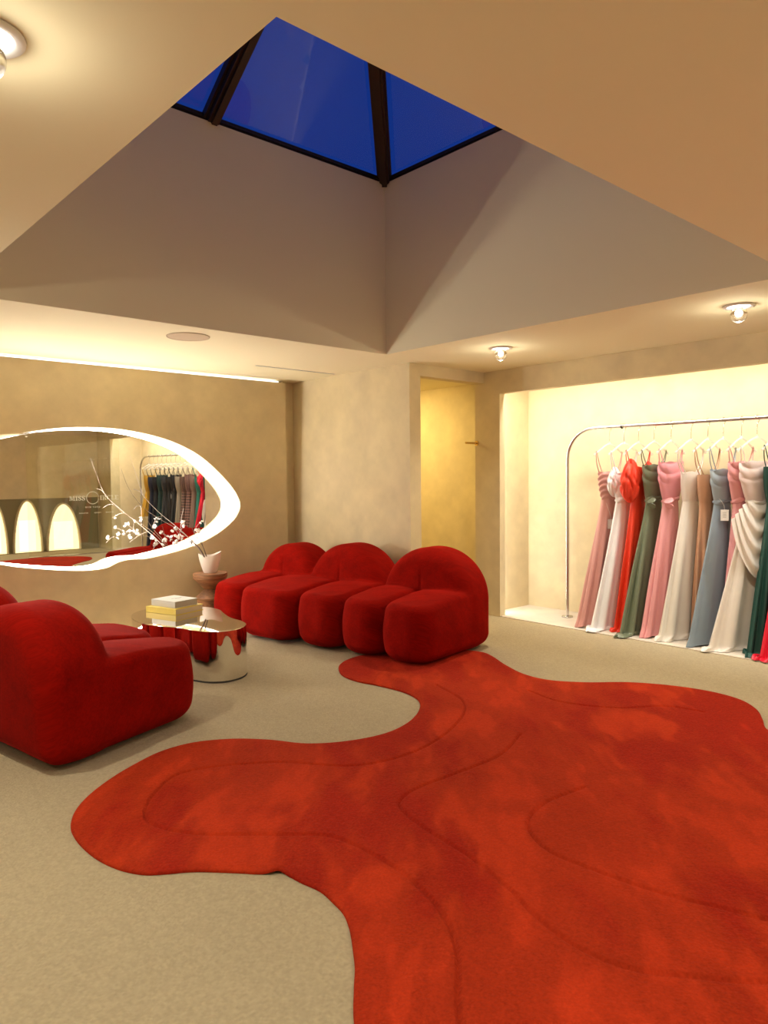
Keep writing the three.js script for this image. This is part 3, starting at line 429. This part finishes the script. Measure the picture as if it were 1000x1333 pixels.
// a hanger hangs with its middle on the rail; local x across the niche, y up, z along the rail
const hookGeo = tube([[0.0, -0.155, 0], [0, -0.10, 0], [0.004, -0.045, 0], [0.022, -0.02, 0], [0.023, 0.008, 0], [0.0, 0.0215, 0], [-0.021, 0.010, 0], [-0.0215, -0.006, 0]].map(p => new THREE.Vector3(...p)), 0.0036, 40, 6);
const armGeo = s => mergeGeometries([tube([[0, -0.155, 0], [s * 0.05, -0.175, 0], [s * 0.13, -0.225, 0], [s * 0.19, -0.262, 0]].map(p => new THREE.Vector3(...p)), 0.0085, 20, 6), new THREE.SphereGeometry(0.013, 10, 8).translate(s * 0.192, -0.264, 0), new THREE.CylinderGeometry(0.003, 0.003, 0.022, 6).translate(s * 0.165, -0.238, 0)]);
const armL = armGeo(-1), armR = armGeo(1), neckGeo = new THREE.CylinderGeometry(0.010, 0.013, 0.03, 10).translate(0, -0.155, 0);
let hangers = 0;
function hanger(y, yaw, label) {
  const t = thing('dress_hanger', label, 'hanger', 'clear hangers on the clothes rail'); t.position.copy(P(RX, y, RZ)); t.rotation.y = yaw; hangers++;
  mesh('hook', hookGeo, steel, t); mesh('neck', neckGeo, acrylic, t); mesh('arm', armL, acrylic, t); mesh('arm', armR, acrylic, t); return t;
}
// gown: height values are metres above the niche floor
const FZ = 0.012;
function gown(o) {
  const { y, yaw = 0, label, color, bodiceColor = color, satin = 0.4, top = 1.50, waist = 1.22, hem = FZ, wBust = 0.125, wWaist = 0.085, wHem = 0.22, dHem = 0.06, shift = -0.20, folds = 9, depth = 0.24, phase = 0, style = 'plain', group = 'gowns hanging on the clothes rail', straps = true, train = 0.0, name = 'evening_gown', nu = 96, nv = 60 } = o;
  const t = thing(name, label, 'dress', group); t.position.copy(P(RX, y, 0)); t.rotation.y = yaw;
  const cloth = (c, r) => phys({ color: rgb(c), roughness: r, sheen: 0.35, sheenColor: rgb(c.map(v => Math.min(1, v * 1.4 + 0.05))), sheenRoughness: 0.5, side: THREE.DoubleSide, map: o.pattern || null });
  const skirtMat = cloth(color, satin), bodiceMat = cloth(bodiceColor, satin + 0.08);
  const ridge = q => { const m = Math.sin(q); return Math.sign(m) * Math.pow(Math.abs(m), 0.7); };
  const skirt = grid(nu, nv, (u, v) => {
    const a = u * Math.PI * 2, w = mix(wWaist, wHem, Math.pow(v, 0.9)), d = mix(0.048, dHem, Math.pow(v, 0.7)), cx = shift * Math.pow(v, 1.25), c = Math.cos(a), sn = Math.sin(a);
    let nxx = c / w, nzz = sn / d; const nl = Math.hypot(nxx, nzz); nxx /= nl; nzz /= nl;
    const f = depth * (0.006 + 0.105 * smooth(0.0, 0.7, v)) * (0.6 * ridge(folds * a + phase + 0.9 * Math.sin(2 * a + v * 1.3) + 0.5 * v) + 0.4 * Math.sin(folds * 1.7 * a + phase * 2.3 + v * 2));
    const ends = smooth(0.93, 1, v), puddle = ends * train * (0.6 + 0.4 * Math.sin(3 * a + phase));
    const X = cx + w * (1 + 0.06 * ends) * c + nxx * f - puddle * Math.max(0, -Math.cos(a + 0.5)), Z = d * sn + nzz * f * 0.75 + puddle * 0.3 * sn;
    let Yv = mix(waist, hem + 0.012 * Math.max(0, Math.sin(3 * a + phase)) * (train ? 0 : 1), Math.min(1, v * (1 + 0.06 * train / 0.1))); if (puddle > 0.001) Yv += 0.03 * Math.abs(Math.sin(4 * a + phase)) * smooth(0.94, 0.97, v) * (1 - smooth(0.985, 1, v));
    return [X, Math.max(FZ, Yv), Z];
  }, true);
  const sk = mesh('skirt', skirt, skirtMat, t);
  const bod = grid(80, 44, (u, v) => {
    const a = u * Math.PI * 2, front = 0.5 - 0.5 * Math.cos(a * 2), sweet = style === 'straight' ? 0 : 0.035 * front - 0.02 * Math.exp(-((Math.abs(Math.sin(a)) - 1) ** 2) * 60);
    const yy = mix(waist - 0.01, top + sweet, v), k = Math.sin(Math.min(1, v * 1.25) * Math.PI / 2), w = mix(wWaist + 0.004, wBust, k), d = mix(0.048, 0.068, Math.sin(v * Math.PI * 0.62)) + 0.003;
    let r = 0; if (style === 'drape') r = 0.13 * (Math.pow(Math.abs(Math.sin(yy * 34 + 3.2 * Math.abs(Math.sin(a - 0.6)) + phase)), 0.7) - 0.5) * smooth(0.35, 0.6, v); else if (style === 'corset') r = -0.02 * Math.pow(Math.abs(Math.cos(a * 5)), 20); else if (style === 'ruched') r = 0.06 * Math.sin(yy * 120 + 3 * Math.sin(a * 2)) ; else r = 0.015 * Math.sin(8 * a + phase);
    return [w * (1 + r) * Math.cos(a), yy, d * (1 + r) * Math.sin(a)];
  }, true);
  mesh('bodice', bod, bodiceMat, t);
  // gathered waist sash
  if (o.bow || o.overskirt || style === 'drape') mesh('waist_sash', grid(64, 12, (u, v) => { const a = u * Math.PI * 2, b = v * Math.PI * 2, q = 0.006 + 0.003 * Math.sin(2 * b + 5 * a + phase); return [(wWaist + 0.008 + q * Math.cos(b)) * Math.cos(a), waist + (0.018 + 0.006 * Math.sin(3 * a)) * Math.sin(b) + 0.016 * Math.sin(a + phase), (0.056 + q * Math.cos(b)) * Math.sin(a)]; }, true), skirtMat, t);
  if (o.overskirt) mesh('draped_overskirt', grid(40, 40, (u, v) => { const a = Math.PI * (1.02 + 0.9 * u), w = mix(wWaist + 0.015, 0.20, v), d = mix(0.066, 0.125, v), swag = 0.016 * Math.sin(v * 26 - 5 * Math.sin(u * Math.PI) + phase); return [mix(0, -0.06, v) + (w + swag) * Math.cos(a), waist - 0.62 * v * (0.25 + 0.75 * Math.sin(u * Math.PI)), (d + swag) * Math.sin(a) * -1]; }), skirtMat, t);
  if (straps) for (const s of [-1, 1]) mesh('strap', tube([new THREE.Vector3(s * (wBust - 0.02), top - 0.005, 0.02), new THREE.Vector3(s * 0.14, (top + RZ - 0.255) / 2, 0.012), new THREE.Vector3(s * 0.168, RZ - 0.228, 0), new THREE.Vector3(s * 0.15, (top + RZ - 0.25) / 2, -0.012), new THREE.Vector3(s * (wBust - 0.02), top - 0.005, -0.02)], 0.0042, 30, 5), o.strapColor ? std({ color: rgb(o.strapColor), roughness: 0.6 }) : bodiceMat, t);
  if (o.puff) for (const [sx, sy, sz, s] of o.puff) { // a puffed sleeve gathered in a swirl of folds
    const g = grid(72, 48, (u, v) => { const a = u * Math.PI * 2, b = v * Math.PI, sb = Math.sin(b), q = 0.86 + 0.30 * Math.pow(Math.abs(Math.sin(2.5 * a + 5.5 * v + 0.9 * Math.sin(4 * b))), 0.8) * sb + 0.10 * Math.sin(9 * a - 8 * v + phase) * sb; return [sx + s * 0.72 * q * sb * Math.cos(a) * (0.7 + 0.45 * v), sy + s * 1.35 * Math.cos(b) * (1 + 0.12 * Math.sin(2 * a)) + 0.25 * s * Math.sin(3 * a) * sb * sb, sz + s * 0.50 * q * sb * Math.sin(a)]; }, true); mesh('puff_sleeve', g, bodiceMat, t);
  }
  if (o.bow) mesh('bow', grid(40, 16, (u, v) => { const a = u * Math.PI * 2, b = v * Math.PI * 2, q = 0.02 + 0.012 * Math.abs(Math.cos(a)); return [-wWaist - 0.01 + q * Math.cos(b) * 0.8, waist - 0.03 + 0.05 * Math.sin(a) * (0.6 + 0.4 * Math.cos(b)), 0.055 + (0.05 * Math.cos(a)) * Math.sin(a) + q * 0.6 * Math.sin(b)]; }, true), skirtMat, t);
  if (o.tagAt) { const [x, yy, z] = o.tagAt; const m = mesh('price_tag', new RoundedBoxGeometry(0.062, 0.092, 0.003, 2, 0.001).rotateY(-1.0).translate(x, yy, z), std({ color: rgb(o.tagColor || [0.85, 0.83, 0.78]), roughness: 0.7 }), t); m.userData.label = 'small card price tag'; mesh('tag_print', mergeGeometries([0.02, 0.008, -0.004, -0.016].map((h, k) => new THREE.BoxGeometry(0.03 - 0.004 * (k % 2), 0.004, 0.0042).translate(0, h, 0))).rotateY(-1.0).translate(x, yy, z), std({ color: rgb([0.5, 0.48, 0.44]), roughness: 0.8 }), m); mesh('tag_string', tube([new THREE.Vector3(x, yy + 0.044, z), new THREE.Vector3(x * 0.92, yy + 0.09, z * 0.8), new THREE.Vector3(-wWaist, waist + 0.05, 0)], 0.0012, 8, 4), whitePaint, m); }
  return t;
}
const IV = [0.76, 0.68, 0.60];
const gowns = [
  { y: 3.702, color: [0.62, 0.30, 0.27], top: 1.46, label: 'dusty rose gown with thin straps at the end of the rail', style: 'ruched', shift: -0.18, wHem: 0.21, phase: 0.4, folds: 7, tagAt: [-0.06, 0.98, 0.085], tagColor: [0.45, 0.36, 0.33] },
  { y: 3.549, color: [0.88, 0.86, 0.87], bodiceColor: [0.88, 0.86, 0.88], top: 1.45, label: 'white satin gown with draped sleeve beside the dusty rose gown', style: 'drape', shift: -0.20, wHem: 0.24, satin: 0.32, train: 0.10, phase: 1.3, folds: 6, puff: [[-0.10, 1.38, -0.02, 0.095]] },
  { y: 3.404, color: [0.80, 0.045, 0.015], top: 1.50, label: 'orange-red gown with big puffed rosette sleeves', style: 'plain', shift: -0.16, wHem: 0.15, phase: 2.1, folds: 5, puff: [[-0.13, 1.39, 0.02, 0.135], [0.14, 1.42, 0.0, 0.10]], train: 0.06 },
  { y: 3.25, color: [0.17, 0.20, 0.13], top: 1.52, label: 'sage green satin gown with knotted waist', style: 'drape', shift: -0.16, wHem: 0.28, satin: 0.26, phase: 0.2, folds: 6, depth: 0.32, bow: true, train: 0.09, puff: [[0.12, 1.50, 0.0, 0.05]] },
  { y: 3.09, color: [0.80, 0.36, 0.38], bodiceColor: [0.82, 0.34, 0.40], top: 1.54, label: 'bubblegum pink gown beside the sage green gown', style: 'drape', shift: -0.14, wHem: 0.22, phase: 1.0, folds: 7, satin: 0.4, bow: true, wBust: 0.15 },
  { y: 2.909, color: [0.82, 0.76, 0.68], bodiceColor: [0.84, 0.76, 0.70], top: 1.45, label: 'slim ivory champagne gown with lace-up side', style: 'corset', shift: -0.16, wHem: 0.23, phase: 2.6, folds: 5, satin: 0.35, wBust: 0.10, train: 0.04 },
  { y: 2.762, color: [0.55, 0.30, 0.18], top: 1.44, label: 'narrow caramel gown squeezed behind the blue-grey gown', style: 'straight', shift: -0.04, wHem: 0.13, phase: 0.9, folds: 6, wBust: 0.10 },
  { y: 2.632, color: [0.24, 0.30, 0.36], bodiceColor: [0.34, 0.42, 0.50], top: 1.47, label: 'blue-grey satin gown with a white price tag', style: 'drape', shift: -0.18, wHem: 0.24, phase: 1.7, folds: 4, satin: 0.33, depth: 0.13, tagAt: [-0.085, 1.10, 0.085] },
  { y: 2.482, color: [0.78, 0.34, 0.36], top: 1.53, label: 'rose pink gown between the blue-grey and champagne gowns', style: 'drape', shift: -0.05, wHem: 0.13, phase: 0.1, folds: 7, wBust: 0.14 },
  { y: 2.36, color: [0.80, 0.73, 0.66], bodiceColor: [0.82, 0.68, 0.66], top: 1.53, label: 'champagne satin gown with swagged overskirt and pink corset', style: 'drape', turn: -0.42, shift: -0.14, wHem: 0.33, dHem: 0.07, phase: 2.9, folds: 5, satin: 0.24, depth: 0.28, overskirt: true, wBust: 0.16, train: 0.06 },
  { y: 2.215, color: [0.006, 0.060, 0.045], top: 1.50, label: 'dark emerald velvet gown beside the champagne gown', style: 'straight', shift: -0.17, wHem: 0.19, phase: 0.7, folds: 6, satin: 0.6, train: 0.10 },
  { y: 2.06, color: [0.72, 0.008, 0.035], top: 1.48, label: 'crimson gown beside the dark emerald gown', style: 'plain', shift: -0.22, wHem: 0.21, phase: 1.9, folds: 5, train: 0.12, puff: [[-0.10, 1.42, 0, 0.09]] },
];
const far = [[[0.02, 0.20, 0.15], 'teal green gown beside the crimson gown'], [[0.25, 0.15, 0.12], 'cocoa brown gown beside the teal green gown'], [[0.38, 0.20, 0.17], 'rose brown gown with a woven pattern', 1], [[0.30, 0.17, 0.13], 'tan gown with a dark diagonal pattern', 1], [[0.32, 0.27, 0.20], 'olive beige gown between patterned and black gowns'], [[0.012, 0.012, 0.013], 'black gown with a white price tag', 0, 1], [[0.016, 0.014, 0.014], 'black gown beside the charcoal gown'], [[0.03, 0.03, 0.033], 'charcoal gown in the black group'], [[0.008, 0.035, 0.032], 'black-green sequinned gown in the black group'], [[0.01, 0.01, 0.014], 'blue-black gown beside the navy gown'], [[0.013, 0.016, 0.035], 'navy gown next to the mustard gown'], [[0.50, 0.27, 0.02], 'short mustard yellow dress at the far rail end', 2]];
const weave = tex(256, (u, v) => { const k = (Math.sin((u * 9 + v * 12) * Math.PI * 2) > 0) !== (Math.sin((u * 9 - v * 12) * Math.PI * 2) > 0) ? 0.95 : 0.45; return [k, k, k]; });
far.forEach(([c, label, kind, tg], i) => gowns.push({ y: 1.905 - i * 0.195, color: c, label, style: ['plain', 'straight', 'corset'][i % 3], phase: i * 1.7, folds: 5 + i % 3, shift: -0.06, wHem: 0.15, top: 1.47 + 0.02 * (i % 3), nu: 60, nv: 36, satin: 0.5, pattern: kind === 1 ? weave : null, hem: kind === 2 ? 0.7 : FZ, tagAt: tg ? [-0.06, 1.12, 0.08] : null }));
for (const g of gowns) {
  const yaw = (g.turn ?? -0.2) + rnd(-0.05, 0.05); gown({ yaw, ...g });
  hanger(g.y, yaw, 'clear hanger of the ' + g.label);
}

// ------------------------------------------------------------------ what the mirror shows: glowing arches and the lettered glass screen
{
  const archShape = (w, h) => { const s = new THREE.Shape(); s.moveTo(-w / 2, 0); for (let k = 0; k <= 24; k++) { const a = Math.PI * k / 24; s.lineTo(-w / 2 * Math.cos(a), h * Math.sin(a)); } s.lineTo(w / 2, 0); return s; };
  structure('trim_2', [box(2.2, 5.78, Y0, Y0 + 0.03, 0, 1.08)], std({ color: rgb([0.20, 0.17, 0.09]), roughness: 0.25 }), 'low olive panel behind the glowing arches');
  for (const [x, w, h] of [[5.05, 0.62, 0.94], [4.36, 0.50, 1.02], [3.72, 0.50, 1.05], [3.10, 0.50, 1.05], [2.50, 0.50, 1.05]]) {
    const t = thing('glowing_arch', 'glowing yellow arch panel on the entrance wall, ' + ({ 5.05: 'widest and nearest the lettered glass', 4.36: 'second from the lettered glass', 3.72: 'third from the lettered glass', 3.1: 'fourth from the lettered glass', 2.5: 'fifth from the lettered glass' })[x], 'wall light', 'glowing arches on the entrance wall'); t.position.copy(P(x, Y0 + 0.03, 0.012));
    const fr = archShape(w + 0.05, h + 0.03); fr.holes.push(archShape(w, h)); mesh('arch_frame', new THREE.ExtrudeGeometry(fr, { depth: 0.09, bevelEnabled: false }).rotateY(Math.PI), plaster, t);
    mesh('lit_panel', new THREE.ExtrudeGeometry(archShape(w, h), { depth: 0.02, bevelEnabled: false }).rotateY(Math.PI), glow([1, 0.84, 0.45], LEVEL.arch), t);
    areaLight(w * 0.62, h * 0.6, P(x, Y0 + 0.055, h * 0.34), P(x, 3, h * 0.34), [1, 0.84, 0.50], LEVEL.archLamp);
  }
  const t = thing('glass_screen', 'clear glass screen lettered MISS CIRCLE NEW YORK', 'glass screen'), py = -0.6;
  mesh('glass_pane', box(4.05, 5.795, py, py + 0.002, 0.012, 2.3), phys({ color: rgb([0.97, 0.98, 0.95]), transmission: 1, thickness: 0, roughness: 0.01, ior: 1.5 }), t);
  mesh('base_channel', box(4.05, 5.795, py - 0.02, py + 0.022, 0.0, 0.02), steel, t);
  const font = await new FontLoader().loadAsync('fonts/droid/droid_serif_bold.typeface.json'), sans = await new FontLoader().loadAsync('fonts/droid/droid_sans_bold.typeface.json');
  const ink = std({ color: rgb([0.95, 0.92, 0.85]), roughness: 0.5 });
  const word = (s, size, x, z, fnt = font, name = 'lettering') => { const g = new TextGeometry(s, { font: fnt, size, depth: 0.002, curveSegments: 4, bevelEnabled: false }); g.translate(x, z, -py + 0.0005); return mesh(name, g, ink, t); };
  word('MISS', 0.088, 4.80, 1.05); word('IRCLE', 0.088, 5.385, 1.05);
  mesh('lettering', new THREE.TorusGeometry(0.118, 0.007, 8, 48, Math.PI * 1.94).rotateZ(0.1).scale(1, 1, 0.2).translate(5.25, 1.095, -py + 0.002), ink, t);
  word('N E W   Y O R K', 0.030, 5.10, 0.90, sans); 
  word('misscircle', 0.026, 4.98, 0.79, sans); word('/misscir', 0.026, 5.27, 0.79, sans); word('@misscir', 0.026, 5.50, 0.79, sans);
}
renderer.render(scene, camera);
